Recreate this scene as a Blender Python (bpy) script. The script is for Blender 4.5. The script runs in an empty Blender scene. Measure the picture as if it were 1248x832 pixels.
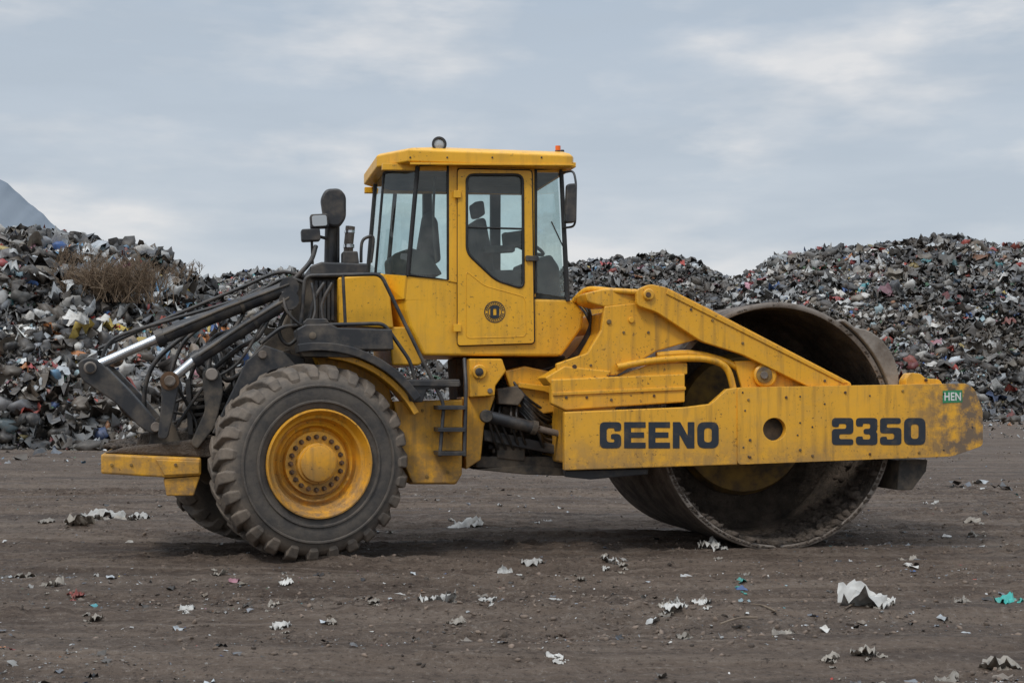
import bpy, bmesh, math, random
import numpy as np
from mathutils import Vector, Matrix
random.seed(4); rng=np.random.default_rng(7)
sc=bpy.context.scene
# ---------------------------------------------------------------- camera
FPX=1712.0; H=1.36; HZ=478.0
PHI=math.atan((HZ-416)/FPX)
cd=bpy.data.cameras.new("camera"); cam=bpy.data.objects.new("camera",cd); sc.collection.objects.link(cam)
cam.location=(0,0,H); cam.rotation_euler=(math.pi/2+PHI,0,0)
cd.sensor_width=36; cd.lens=36*FPX/1248; cd.clip_end=12000; sc.camera=cam
sc.view_settings.view_transform='Standard'; sc.view_settings.look='None'; sc.view_settings.exposure=0
C=Vector((0,0,H)); Fv=Vector((0,math.cos(PHI),math.sin(PHI))); Uv=Vector((0,-math.sin(PHI),math.cos(PHI)))
def ray(u,v): return Fv+Vector((1,0,0))*((u-624)/FPX)-Uv*((v-416)/FPX)
def G(u,v,z=0):
    d=ray(u,v); return C+d*((z-H)/d.z)
TH=math.radians(12)
N=G(389,686); EX=Vector((math.cos(TH),math.sin(TH),0)); EY=Vector((-math.sin(TH),math.cos(TH),0))
def L(u,v,w=0.0):
    d=ray(u,v); t=(w-(C-N).dot(EY))/d.dot(EY); P=C+d*t
    return Vector(((P-N).dot(EX),w,P.z))
# ---------------------------------------------------------------- node helpers
def newmat(name):
    m=bpy.data.materials.new(name); m.use_nodes=True; nt=m.node_tree
    return m,nt,nt.nodes["Principled BSDF"]
def nd(nt,t,**k):
    n=nt.nodes.new(t)
    for a,b in k.items(): setattr(n,a,b)
    return n
def noise(nt,scale,detail=6,rough=.6,mapscale=None,vec=None):
    detail=min(detail,5)
    tc=nd(nt,'ShaderNodeTexCoord'); n=nd(nt,'ShaderNodeTexNoise')
    n.inputs['Scale'].default_value=scale; n.inputs['Detail'].default_value=detail; n.inputs['Roughness'].default_value=rough
    if mapscale:
        mp=nd(nt,'ShaderNodeMapping'); mp.inputs['Scale'].default_value=mapscale
        nt.links.new(tc.outputs['Object'],mp.inputs[0]); nt.links.new(mp.outputs[0],n.inputs['Vector'])
    else: nt.links.new(tc.outputs['Object'],n.inputs['Vector'])
    return n.outputs['Fac']
def mrange(nt,src,a,b,c=0.,d=1.):
    m=nd(nt,'ShaderNodeMapRange'); m.inputs[1].default_value=a;m.inputs[2].default_value=b;m.inputs[3].default_value=c;m.inputs[4].default_value=d
    nt.links.new(src,m.inputs[0]); return m.outputs[0]
def mth(nt,op,a,b):
    m=nd(nt,'ShaderNodeMath',operation=op)
    for i,x in enumerate((a,b)):
        if isinstance(x,(int,float)): m.inputs[i].default_value=x
        else: nt.links.new(x,m.inputs[i])
    return m.outputs[0]
def mix(nt,fac,a,b):
    m=nd(nt,'ShaderNodeMix',data_type='RGBA')
    for i,x in ((0,fac),(6,a),(7,b)):
        if isinstance(x,(int,float)): m.inputs[i].default_value=x
        elif isinstance(x,tuple): m.inputs[i].default_value=(*x,1)
        else: nt.links.new(x,m.inputs[i])
    return m.outputs[2]
def bump(nt,b,src,strength,dist):
    n=nd(nt,'ShaderNodeBump'); n.inputs['Strength'].default_value=strength; n.inputs['Distance'].default_value=dist
    nt.links.new(src,n.inputs['Height']); nt.links.new(n.outputs[0],b.inputs['Normal'])
def simple(name,col,dirt,rough=.5,metal=0.,s=6.,amt=(.45,.7),bs=.15,bd=.004,spec=.5):
    m,nt,b=newmat(name)
    n=noise(nt,s,8,.65); f=mrange(nt,n,*amt)
    nt.links.new(mix(nt,f,col,dirt),b.inputs['Base Color'])
    b.inputs['Metallic'].default_value=metal; b.inputs['Specular IOR Level'].default_value=spec
    nt.links.new(mrange(nt,n,.3,.7,rough*.8,min(1,rough*1.3)),b.inputs['Roughness'])
    bump(nt,b,noise(nt,s*8,4),bs,bd); return m
def yellow(name,base,zlo,zhi,lowmax=.75,xdirt=None,gen=.35):
    m,nt,b=newmat(name)
    tc=nd(nt,'ShaderNodeTexCoord'); sp=nd(nt,'ShaderNodeSeparateXYZ'); nt.links.new(tc.outputs['Object'],sp.inputs[0])
    big=noise(nt,1.7,8,.65); fine=noise(nt,38,6,.7); st=noise(nt,1.,7,.6,(16,16,1.6)); mid=noise(nt,7,9,.7)
    c=mix(nt,mrange(nt,big,.35,.7),base,tuple(x*.84 for x in base))
    c=mix(nt,mth(nt,'MULTIPLY',mrange(nt,mid,.50,.72),.34*min(1,gen*2)),c,(.47,.29,.085))
    stf=mth(nt,'MULTIPLY',mrange(nt,st,.50,.72),gen)
    c=mix(nt,stf,c,(.21,.12,.04))
    low=mrange(nt,sp.outputs[2],zhi,zlo)
    lowf=mth(nt,'MULTIPLY',low,mrange(nt,mid,.33,.56))
    f=mth(nt,'MULTIPLY',lowf,lowmax)
    if xdirt:
        xf=mth(nt,'MULTIPLY',mrange(nt,sp.outputs[0],*xdirt),mrange(nt,mid,.36,.56)); f=mth(nt,'MAXIMUM',f,xf)
    c=mix(nt,f,c,(.165,.115,.075))
    ch=mth(nt,'MULTIPLY',mrange(nt,fine,.60,.64),mrange(nt,big,.42,.55))
    c=mix(nt,mth(nt,'MULTIPLY',ch,.85),c,(.09,.045,.02))
    nt.links.new(c,b.inputs['Base Color'])
    nt.links.new(mth(nt,'ADD',mrange(nt,big,.3,.7,.33,.48),mth(nt,'MULTIPLY',f,.4)),b.inputs['Roughness'])
    bump(nt,b,mth(nt,'ADD',noise(nt,1.3,3),mth(nt,'MULTIPLY',f,.15)),.25,.02)
    return m
Y=yellow("yellow_paint",(.82,.40,.022),.5,1.45,.8,gen=.55)
YCAB=yellow("yellow_paint_cab",(.84,.43,.02),1.2,1.95,.35,gen=.28)
YBEAM=yellow("yellow_paint_frame",(.82,.41,.032),.58,1.05,.85,xdirt=(4.95,5.5),gen=.55)
YRIM=yellow("yellow_paint_rim",(.78,.36,.02),-.5,.25,.85,gen=.65)
YOLD=simple("dirty_yellow_drum_disc",(.36,.21,.04),(.09,.065,.045),.8,s=4,amt=(.35,.62))
BLK=simple("black_steel",(.024,.024,.026),(.11,.09,.07),.45,s=5,amt=(.45,.72))
BLK2=simple("dusty_machinery",(.032,.029,.026),(.16,.125,.09),.75,s=5,amt=(.4,.66))
HOSE=simple("rubber_hose",(.018,.018,.018),(.09,.07,.055),.5,s=9)
SEAL=simple("rubber_seal",(.012,.012,.012),(.04,.04,.04),.6)
CHR=simple("chrome_rod",(.72,.74,.76),(.5,.5,.5),.25,.9)
STEEL=simple("worn_steel",(.24,.205,.175),(.12,.092,.07),.65,.2,s=5,amt=(.4,.65))
RUST=simple("rusty_steel",(.13,.07,.035),(.05,.035,.025),.8,.2,s=12)
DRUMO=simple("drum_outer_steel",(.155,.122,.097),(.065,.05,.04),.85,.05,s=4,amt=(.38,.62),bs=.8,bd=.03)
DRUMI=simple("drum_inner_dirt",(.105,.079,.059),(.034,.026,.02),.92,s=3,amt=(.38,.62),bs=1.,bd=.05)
GUARD=simple("guard_dusty",(.28,.245,.21),(.14,.112,.09),.85,s=4,amt=(.38,.66),bs=.4,bd=.01)
DIRT=simple("packed_dirt",(.11,.084,.064),(.048,.036,.028),.95,s=8,bs=.9,bd=.03)
DECAL=simple("decal_dark",(.018,.024,.034),(.075,.058,.04),.5,s=12,amt=(.55,.75))
WHITE=simple("decal_white",(.7,.7,.68),(.5,.5,.48),.5)
GREEN=simple("decal_green",(.03,.22,.09),(.05,.15,.08),.5)
SEAT=simple("seat_fabric",(.04,.042,.046),(.09,.09,.085),.9)
m,nt,b=newmat("amber_lens"); b.inputs['Base Color'].default_value=(.75,.14,.01,1); b.inputs['Roughness'].default_value=.2; AMB=m
m,nt,b=newmat("lamp_glass"); b.inputs['Base Color'].default_value=(.45,.47,.48,1); b.inputs['Roughness'].default_value=.12; b.inputs['Metallic'].default_value=.2; LAMP=m
# glass
GL=bpy.data.materials.new("tinted_glass"); GL.use_nodes=True; nt=GL.node_tree; nt.nodes.clear()
o=nd(nt,'ShaderNodeOutputMaterial'); tr=nd(nt,'ShaderNodeBsdfTransparent'); tr.inputs[0].default_value=(.80,.90,.885,1)
gs=nd(nt,'ShaderNodeBsdfGlossy'); gs.inputs['Roughness'].default_value=.02; gs.inputs[0].default_value=(.9,.95,.95,1)
lw=nd(nt,'ShaderNodeLayerWeight'); lw.inputs[0].default_value=.5; ms=nd(nt,'ShaderNodeMixShader')
fa=mth(nt,'ADD',mth(nt,'MULTIPLY',mth(nt,'POWER',lw.outputs['Facing'],4.0),.7),.06)
df=nd(nt,'ShaderNodeBsdfDiffuse'); df.inputs[0].default_value=(.35,.34,.31,1); m2=nd(nt,'ShaderNodeMixShader')
nt.links.new(mrange(nt,noise(nt,5,7,.7),.42,.75,.01,.15),m2.inputs[0]); nt.links.new(tr.outputs[0],m2.inputs[1]); nt.links.new(df.outputs[0],m2.inputs[2])
nt.links.new(fa,ms.inputs[0]); nt.links.new(m2.outputs[0],ms.inputs[1]); nt.links.new(gs.outputs[0],ms.inputs[2]); nt.links.new(ms.outputs[0],o.inputs[0])
# tyre
m,nt,b=newmat("tyre_rubber"); TYRE=m
n=noise(nt,5,9,.7); at=nd(nt,'ShaderNodeAttribute',attribute_name='dust')
f=mth(nt,'MULTIPLY',at.outputs['Fac'],mrange(nt,n,.22,.58))
c=mix(nt,mrange(nt,n,.4,.7),(.035,.034,.034),(.07,.062,.053)); nt.links.new(mix(nt,f,c,(.18,.143,.11)),b.inputs['Base Color'])
b.inputs['Roughness'].default_value=.8; bump(nt,b,noise(nt,30,6,.7),.5,.01)
# ---------------------------------------------------------------- geometry helpers
def parent_empty(name,loc,yaw):
    e=bpy.data.objects.new(name,None); sc.collection.objects.link(e); e.location=loc; e.rotation_euler=(0,0,yaw); e.empty_display_size=.3; return e
ROOT=parent_empty("road_roller_compactor",N,TH)
def finish(name,me,mat,bev=0,smooth=False,parent=ROOT):
    ob=bpy.data.objects.new(name,me); sc.collection.objects.link(ob)
    if mat: me.materials.append(mat)
    if parent: ob.parent=parent
    if smooth:
        for p in me.polygons: p.use_smooth=True
    if bev:
        md=ob.modifiers.new("bev",'BEVEL'); md.width=bev; md.segments=2; md.limit_method='ANGLE'; md.angle_limit=math.radians(35); md.harden_normals=False
    return ob
def solid(name,bot,top,mat,bev=.008,parent=ROOT):
    me=bpy.data.meshes.new(name); bm=bmesh.new()
    a=[bm.verts.new(p) for p in bot]; c=[bm.verts.new(p) for p in top]; n=len(a)
    bm.faces.new(a); bm.faces.new(c[::-1])
    for i in range(n): bm.faces.new((a[i],c[i],c[(i+1)%n],a[(i+1)%n]))
    bmesh.ops.recalc_face_normals(bm,faces=bm.faces); bm.to_mesh(me); bm.free()
    return finish(name,me,mat,bev,parent=parent)
def prism(name,pts,w0,w1,mat,bev=.008,shift=0):
    P=[L(u,v,w0) for u,v in pts]
    return solid(name,[Vector((p.x,w0+shift,p.z)) for p in P],[Vector((p.x,w1+shift,p.z)) for p in P],mat,bev)
def loft(name,levels,mat,bev=.01):
    me=bpy.data.meshes.new(name); bm=bmesh.new(); R=[[bm.verts.new(p) for p in lv] for lv in levels]; n=len(R[0])
    bm.faces.new(R[0]); bm.faces.new(R[-1][::-1])
    for A,B in zip(R[:-1],R[1:]):
        for i in range(n): bm.faces.new((A[i],B[i],B[(i+1)%n],A[(i+1)%n]))
    bmesh.ops.recalc_face_normals(bm,faces=bm.faces); bm.to_mesh(me); bm.free(); return finish(name,me,mat,bev)
def plate(name,P,th,mat,bev=0):
    nrm=(P[1]-P[0]).cross(P[2]-P[0]).normalized()*th
    return solid(name,P,[p+nrm for p in P],mat,bev)
def pane(name,P):
    me=bpy.data.meshes.new(name); me.from_pydata([tuple(p) for p in P],[],[tuple(range(len(P)))]); return finish(name,me,GL)
def paneuv(name,pts,w,shift=0):
    return pane(name,[L(u,v,w)+Vector((0,shift,0)) for u,v in pts])
def holed(name,outer,holes,w0,w1,mat,shift=0,bd=.003):
    cu=bpy.data.curves.new(name,'CURVE'); cu.dimensions='2D'; cu.fill_mode='BOTH'; cu.extrude=(w1-w0)/2-bd; cu.bevel_depth=bd; cu.offset=-bd
    for lp in [outer]+holes:
        s=cu.splines.new('POLY'); s.points.add(len(lp)-1); s.use_cyclic_u=True
        for i,(u,v) in enumerate(lp):
            p=L(u,v,w0); s.points[i].co=(p.x,p.z,0,1)
    t=bpy.data.objects.new("t",cu); sc.collection.objects.link(t); bpy.context.view_layer.update()
    me=bpy.data.meshes.new_from_object(t.evaluated_get(bpy.context.evaluated_depsgraph_get())); bpy.data.objects.remove(t)
    me.transform(Matrix.Translation((0,(w0+w1)/2+shift,0))@Matrix.Rotation(math.pi/2,4,'X')); me.materials.clear()
    return finish(name,me,mat)
def circ(u,v,r,n=24): return [(u+r*math.cos(2*math.pi*i/n),v+r*math.sin(2*math.pi*i/n)) for i in range(n)]
def rnd(pts,r,n=5):
    out=[]; k=len(pts)
    for i in range(k):
        p=Vector(pts[i]); a=Vector(pts[i-1])-p; c=Vector(pts[(i+1)%k])-p
        rr=min(r,a.length*.45,c.length*.45); A=p+a.normalized()*rr; B=p+c.normalized()*rr
        for j in range(n+1):
            t=j/n; q=A*(1-t)**2+p*2*t*(1-t)+B*t*t; out.append((q.x,q.y))
    return out
def lathe(name,cen,prof,mat,seg=48,parent=ROOT,smooth=True,jit=0):
    me=bpy.data.meshes.new(name); bm=bmesh.new(); R=[]
    for a,r in prof:
        R.append([bm.verts.new((cen[0]+r*math.cos(2*math.pi*i/seg),cen[1]+a,cen[2]+r*math.sin(2*math.pi*i/seg))) for i in range(seg)])
    for A,B in zip(R[:-1],R[1:]):
        for i in range(seg): bm.faces.new((A[i],A[(i+1)%seg],B[(i+1)%seg],B[i]))
    for rr,flip in ((R[0],0),(R[-1],1)): 
        if prof[0 if not flip else -1][1]<.036: bm.faces.new(rr)
    bmesh.ops.recalc_face_normals(bm,faces=bm.faces); bm.to_mesh(me); bm.free()
    ob=finish(name,me,mat,0,smooth,parent)
    if smooth:
        md=ob.modifiers.new("es",'EDGE_SPLIT'); md.split_angle=math.radians(32)
    return ob
def pin(name,u,v,w,r,th,mat,seg=20):
    p=L(u,v,w); return lathe(name,p,[(-th,.001),(-th,r*.85),(-th*.75,r),(0,r)],mat,seg)
def spline(P,sub=6):
    if len(P)<3: return P
    Q=[P[0]]+P+[P[-1]]; out=[]
    for i in range(1,len(Q)-2):
        a,b_,c,d=Q[i-1],Q[i],Q[i+1],Q[i+2]
        for k in range(sub):
            t=k/sub; out.append(.5*((2*b_)+(c-a)*t+(2*a-5*b_+4*c-d)*t*t+(3*b_-a-3*c+d)*t**3))
    out.append(P[-1]); return out
def tube3(name,P,r,mat,seg=10,curve=True,parent=ROOT):
    P=spline(P) if curve else P
    me=bpy.data.meshes.new(name); bm=bmesh.new(); rings=[]; prev=None
    for i,p in enumerate(P):
        t=(P[min(i+1,len(P)-1)]-P[max(i-1,0)]).normalized()
        if prev is None: prev=t.orthogonal().normalized()
        nn=(prev-t*prev.dot(t)).normalized(); prev=nn; bn=t.cross(nn)
        rings.append([bm.verts.new(p+nn*r*math.cos(2*math.pi*k/seg)+bn*r*math.sin(2*math.pi*k/seg)) for k in range(seg)])
    for A,B in zip(rings[:-1],rings[1:]):
        for k in range(seg): bm.faces.new((A[k],A[(k+1)%seg],B[(k+1)%seg],B[k]))
    bm.faces.new(rings[0]); bm.faces.new(rings[-1][::-1])
    bmesh.ops.recalc_face_normals(bm,faces=bm.faces); bm.to_mesh(me); bm.free()
    ob=finish(name,me,mat,0,True,parent); md=ob.modifiers.new("es",'EDGE_SPLIT'); md.split_angle=math.radians(50); return ob
def tube(name,pts,r,mat,curve=True,seg=10): return tube3(name,[L(*p) for p in pts],r,mat,seg,curve)
def rail(name,pts,r,mat):
    P=[L(*p) for p in pts]; out=[P[0]]
    for i in range(1,len(P)-1):
        a=(P[i-1]-P[i]); c=(P[i+1]-P[i]); rr=min(.06,a.length*.4,c.length*.4); A=P[i]+a.normalized()*rr; B=P[i]+c.normalized()*rr
        for j in range(5):
            t=j/4; out.append(A*(1-t)**2+P[i]*2*t*(1-t)+B*t*t)
    out.append(P[-1]); return tube3(name,out,r,mat,10,False)
def text(name,s,u0,v0,u1,v1,w,mat,off=.02,th=.004):
    cu=bpy.data.curves.new(name,'FONT'); cu.body=s; cu.offset=off; cu.extrude=.5; cu.space_character=1.08
    t=bpy.data.objects.new("t",cu); sc.collection.objects.link(t); bpy.context.view_layer.update()
    me=bpy.data.meshes.new_from_object(t.evaluated_get(bpy.context.evaluated_depsgraph_get())); bpy.data.objects.remove(t)
    co=np.array([v.co[:] for v in me.vertices]); mn=co.min(0); mx=co.max(0)
    a=L(u0,v1,w); b_=L(u1,v0,w); a2=L(u0,v0,w)
    for v in me.vertices:
        fx=(v.co.x-mn[0])/(mx[0]-mn[0]); fz=(v.co.y-mn[1])/(mx[1]-mn[1]); fy=(v.co.z-mn[2])/(mx[2]-mn[2])
        v.co=(a.x+fx*(b_.x-a.x), w-th*fy, a.z+fz*(a2.z-a.z))
    me.materials.clear(); return finish(name,me,mat)
GLY={'E':([(0,0),(1,0),(1,.22),(.32,.22),(.32,.39),(.93,.39),(.93,.60),(.32,.60),(.32,.78),(1,.78),(1,1),(0,1)],[],.5),
'G':([(0,0),(1,0),(1,.35),(.68,.35),(.68,.23),(.32,.23),(.32,.77),(.68,.77),(.68,.65),(.52,.65),(.52,.45),(1,.45),(1,1),(0,1)],[],6.5),
'N':([(0,0),(.34,0),(.69,.52),(.69,0),(1,0),(1,1),(.66,1),(.31,.48),(.31,1),(0,1)],[],.5),
'O':([(0,0),(1,0),(1,1),(0,1)],[[(.32,.23),(.68,.23),(.68,.77),(.32,.77)]],9),
'0':([(0,0),(1,0),(1,1),(0,1)],[[(.32,.23),(.68,.23),(.68,.77),(.32,.77)]],8),
'2':([(0,0),(1,0),(1,.6),(.34,.6),(.34,.78),(1,.78),(1,1),(0,1),(0,.4),(.67,.4),(.67,.22),(.32,.22),(.32,.34),(0,.34)],[],5),
'3':([(0,0),(1,0),(1,.43),(.93,.5),(1,.57),(1,1),(0,1),(0,.68),(.32,.68),(.32,.79),(.67,.79),(.67,.6),(.36,.6),(.36,.4),(.67,.4),(.67,.21),(.32,.21),(.32,.32),(0,.32)],[],4.5),
'5':([(0,0),(.97,0),(.97,.22),(.32,.22),(.32,.36),(1,.36),(1,1),(0,1),(0,.69),(.32,.69),(.32,.79),(.67,.79),(.67,.57),(0,.57)],[],4.5)}
def lettering(name,s,u0,v0,u1,v1,w,gap=3.6):
    n=len(s); cw=(u1-u0-gap*(n-1))/n
    for i,ch in enumerate(s):
        o,hs,r=GLY[ch]; x0=u0+i*(cw+gap); tp=lambda q:[(x0+a*cw,v0+b*(v1-v0)) for a,b in q]
        holed("%s_%d"%(name,i),rnd(tp(o),r,5),[rnd(tp(h),max(1,r*.5),4) for h in hs],w-.003,w,DECAL,0,.0004)
# ================================================================ WHEELS
WR=.80; WW=.58
def wheel(name,loc,yaw,flip=False):
    e=bpy.data.objects.new(name,None); sc.collection.objects.link(e); e.parent=ROOT; e.location=loc; e.rotation_euler=(0,0,yaw+(math.pi if flip else 0))
    R0=WR-.052
    prof=[(.05,.40),(.02,.43),(.005,.47),(-.005,.53),(-.008,.59),(.002,.64),(.022,.69),(.06,R0-.02),(.12,R0),(WW/2,R0+.006),(WW-.12,R0),(WW-.06,R0-.02),(WW-.022,.69),(WW-.002,.64),(WW+.008,.59),(WW-.005,.47),(WW-.05,.40)]
    t=lathe("tyre",(0,0,0),prof,TYRE,96,e)
    a=t.data.attributes.new("dust",'FLOAT','POINT'); r=[math.hypot(v.co.x,v.co.z) for v in t.data.vertices]
    a.data.foreach_set('value',[min(1,max(.32,(q-.62)/.08)) for q in r])
    for j,rr in enumerate((.50,.625)):
        q=lathe("sidewall_ring_%d"%j,(0,0,0),[(-.002 if j else .0,rr-.012),(-.016,rr-.006),(-.016,rr+.006),(.0,rr+.012)],TYRE,96,e)
        a=q.data.attributes.new("dust",'FLOAT','POINT'); a.data.foreach_set('value',[.45]*len(q.data.vertices))
    bm=bmesh.new(); n=27
    for side in (0,1):
        for i in range(n):
            th0=2*math.pi*(i+.5*side)/n+random.uniform(-.008,.008)
            path=[(.016,.655,-.01),(.012,.70,.0),(.045,.765,.0),(.11,.798,.015),(.20,.803,.07),(.31,.803,.15)]
            hw=[.045,.062,.072,.072,.064,.05]
            rings=[]
            for (a,r,s),h in zip(path,hw):
                aa=a if side==0 else WW-a; inner=r-.075
                j=random.uniform(-.006,.006)
                rings.append([bm.verts.new(((q)*math.cos(th0+s+sg*h),aa+(0 if q!=inner else (.035 if side==0 else -.035)*(a<.06)),(q)*math.sin(th0+s+sg*h))) for q,sg in ((inner,-1.2),(r+j,-.82),(r+j,.82),(inner,1.2))])
            for A,B in zip(rings[:-1],rings[1:]):
                for k in range(4): bm.faces.new((A[k],A[(k+1)%4],B[(k+1)%4],B[k]))
            bm.faces.new(rings[0]); bm.faces.new(rings[-1][::-1])
    bmesh.ops.recalc_face_normals(bm,faces=bm.faces)
    me=bpy.data.meshes.new("tread_lugs"); bm.to_mesh(me); bm.free(); a=me.attributes.new("dust",'FLOAT','POINT'); a.data.foreach_set('value',[.95]*len(me.vertices))
    finish("tread_lugs",me,TYRE,.010,parent=e)
    rim=[(.05,.40),(.0,.44),(-.02,.437),(-.022,.425),(-.005,.415),(.03,.40),(.05,.385),(.055,.365),(.10,.355),(.13,.345),(.125,.33),(.11,.32),(.10,.305),(.115,.295),(.15,.285),(.155,.262),(.10,.255),(.095,.17),(.06,.163),(.055,.15),(.03,.143),(.025,.13),(.02,.03)]
    lathe("rim",(0,0,0),rim,YRIM,72,e)
    bm=bmesh.new()
    for i in range(20):
        t_=2*math.pi*i/20
        for rad,rr,a0,a1 in ((.213,.0135,.055,.1),(.213,.021,.083,.1)):
            bmesh.ops.create_cone(bm,cap_ends=True,segments=6,radius1=rr,radius2=rr,depth=a1-a0,matrix=Matrix.Translation((rad*math.cos(t_),(a0+a1)/2,rad*math.sin(t_)))@Matrix.Rotation(math.pi/2,4,'X'))
    me=bpy.data.meshes.new("wheel_nuts"); bm.to_mesh(me); bm.free(); finish("wheel_nuts",me,RUST,.0,parent=e)
    return e
WY=math.radians(13)
wc=Vector((0.0,.0,WR-.01))
wheel("wheel_near",wc,WY)
axd=Vector((-math.sin(WY),math.cos(WY),0))
wheel("wheel_far",wc+axd*2.45,WY,True)
tube3("rear_axle",[wc+axd*.2,wc+axd*2.25],.13,BLK2,20,False)
# ================================================================ COUNTERWEIGHT + REAR DECK
prism("counterweight",[(123,553),(245,558),(245,579),(205,582),(123,577)],.25,2.15,Y,.015)
prism("counterweight_foot",[(199,583),(244,580),(236,604),(203,604)],.27,.6,Y,.01)
prism("counterweight_bolt_plate",[(190,560),(243,562),(243,577),(200,579)],.235,.26,Y,.006)
for u in (136,160,214): pin("bolt",u,566,.235 if u>200 else .25,.013,.012,YOLD,8)
prism("rear_deck",[(126,552),(150,545),(250,534),(300,530),(300,560),(245,557)],.35,2.1,DIRT,.02)
prism("rear_frame",[(215,560),(250,530),(480,520),(500,560),(480,590),(250,590)],.75,1.75,BLK2,.02)
prism("engine_block",[(250,545),(262,490),(290,455),(318,420),(345,395),(360,345),(413,340),(420,470),(400,545)],.85,1.6,BLK2,.02)
for i in range(7):
    y=468+i*9; prism("radiator_slat_%d"%i,[(232,y),(262,y-3),(262,y+1),(232,y+4)],.55,1.7,BLK2,.003)
prism("radiator_frame",[(226,462),(232,460),(236,535),(229,535)],.5,1.75,BLK,.005)
prism("hood_side",[(412,338),(468,333),(474,345),(480,400),(413,396)],.50,1.9,YCAB,.015)
prism("hood_side_lower",[(474,398),(500,398),(515,440),(512,445),(478,445)],.52,1.85,YCAB,.015)
prism("hood_top",[(378,324),(392,319),(449,321),(449,334),(410,338),(378,338)],.55,1.8,BLK,.015)
prism("hood_rear",[(352,336),(411,334),(411,396),(356,398)],.62,1.75,BLK2,.015)
for i in range(5): prism("hood_louvre_%d"%i,[(384+i*5,342),(387+i*5,342),(387+i*5,390),(384+i*5,390)],.595,.63,BLK,.0)
prism("side_locker",[(361,401),(372,395),(402,394),(412,399),(478,401),(480,426),(365,427)],.18,.62,BLK,.012)
prism("side_locker_lid",[(369,393),(374,388),(398,388),(402,394),(370,397)],.2,.5,BLK,.008)
prism("side_locker_step",[(366,428),(440,428),(452,436),(370,434)],.15,.5,BLK2,.006)
pin("locker_disc",381,409,.18,.03,.01,BLK2)
prism("chassis_panel",[(380,428),(440,430),(470,455),(478,489),(563,487),(566,500),(563,578),(556,590),(500,590),(440,560)],.60,1.8,Y,.012)
prism("chassis_side",[(480,489),(564,487),(563,578),(556,589),(503,589),(490,560)],.42,.62,Y,.012)
for u,v in ((546,575),(520,580),(515,500)): pin("bolt",u,v,.42,.014,.01,YOLD,8)
def arcpoly(cu,cv,r0,r1,a0,a1,n=16):
    o=[]
    for i in range(n+1):
        a=math.radians(a0+(a1-a0)*i/n); o.append((cu+r1*math.cos(a),cv-r1*math.sin(a)))
    for i in range(n,-1,-1):
        a=math.radians(a0+(a1-a0)*i/n); o.append((cu+r0*math.cos(a),cv-r0*math.sin(a)))
    return o
prism("fender",arcpoly(389,567,140,150,34,100),.10,.62,BLK,.006)
prism("fender_inner",arcpoly(389,567,131,138,28,85),.2,.6,Y,.006)
prism("fender_far",arcpoly(389,567,140,150,34,100),.10,.62,BLK,.006,1.75)
prism("fender_tail",[(489,462),(560,462),(562,470),(520,475),(515,490),(498,490)],.2,.6,BLK,.008)
rail("handrail_top",[(366,400,.3),(372,336,.3),(464,334,.3),(541,492,.22),(536,556,.18)],.016,BLK)
rail("handrail_mid",[(318,418,.3),(345,397,.28),(468,394,.28),(500,440,.25),(512,488,.25)],.016,BLK)
rail("handrail_post",[(418,336,.3),(421,398,.3)],.014,BLK)
rail("handrail_far",[(366,400,1.95),(372,336,1.95),(464,334,1.95)],.016,BLK)
rail("ladder_stile",[(566,437,.3),(568,470,.2),(566,556,.18)],.017,BLK)
for i,v in enumerate((497,524,553)): prism("ladder_step_%d"%i,[(534,v-3),(568,v-3),(568,v+2),(534,v+2)],.15,.4,BLK,.003)
prism("ladder_platform",[(494,463),(560,465),(560,471),(494,470)],.18,.5,BLK,.004)
# stack, lights and mirror at the hood
prism("precleaner_body",rnd([(391,241),(397,230),(414,229),(422,238),(422,266),(414,277),(396,275)],9),.78,.90,BLK,.02)
tube("intake_stack",[(403,276,.9),(402,322,.9)],.05,BLK,False,16)
tube("intake_stack_b",[(411,268,.95),(411,322,.95)],.022,BLK,False)
prism("work_lamp_upper",rnd([(378,261),(400,260),(401,277),(379,278)],3),.7,.82,BLK,.01)
prism("work_lamp_upper_lens",rnd([(380,263),(398,262),(399,275),(381,276)],3),.69,.705,LAMP,.003)
prism("work_lamp_lower",rnd([(367,279),(390,278),(391,293),(368,294)],3),.7,.82,BLK,.01)
tube("lamp_bracket",[(380,294,.76),(381,322,.8)],.012,BLK,False)
tube("lamp_bracket_b",[(384,287,.8),(403,292,.9)],.014,BLK,False)
tube("exhaust_pipe",[(424,320,1.0),(425,296,1.0),(427,276,1.0)],.042,STEEL,False,18)
tube("exhaust_clamp",[(425,302,1.0),(425,298,1.0)],.05,CHR,False,18)
tube("exhaust_clamp_b",[(426,284,1.0),(426,281,1.0)],.047,CHR,False,18)
tube("filler_pipe",[(440,320,.8),(441,296,.8),(448,289,.8),(455,291,.8),(452,320,.8)],.014,BLK)
prism("hood_box",[(418,306),(436,306),(438,321),(418,321)],.7,.9,BLK,.01)
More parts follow.
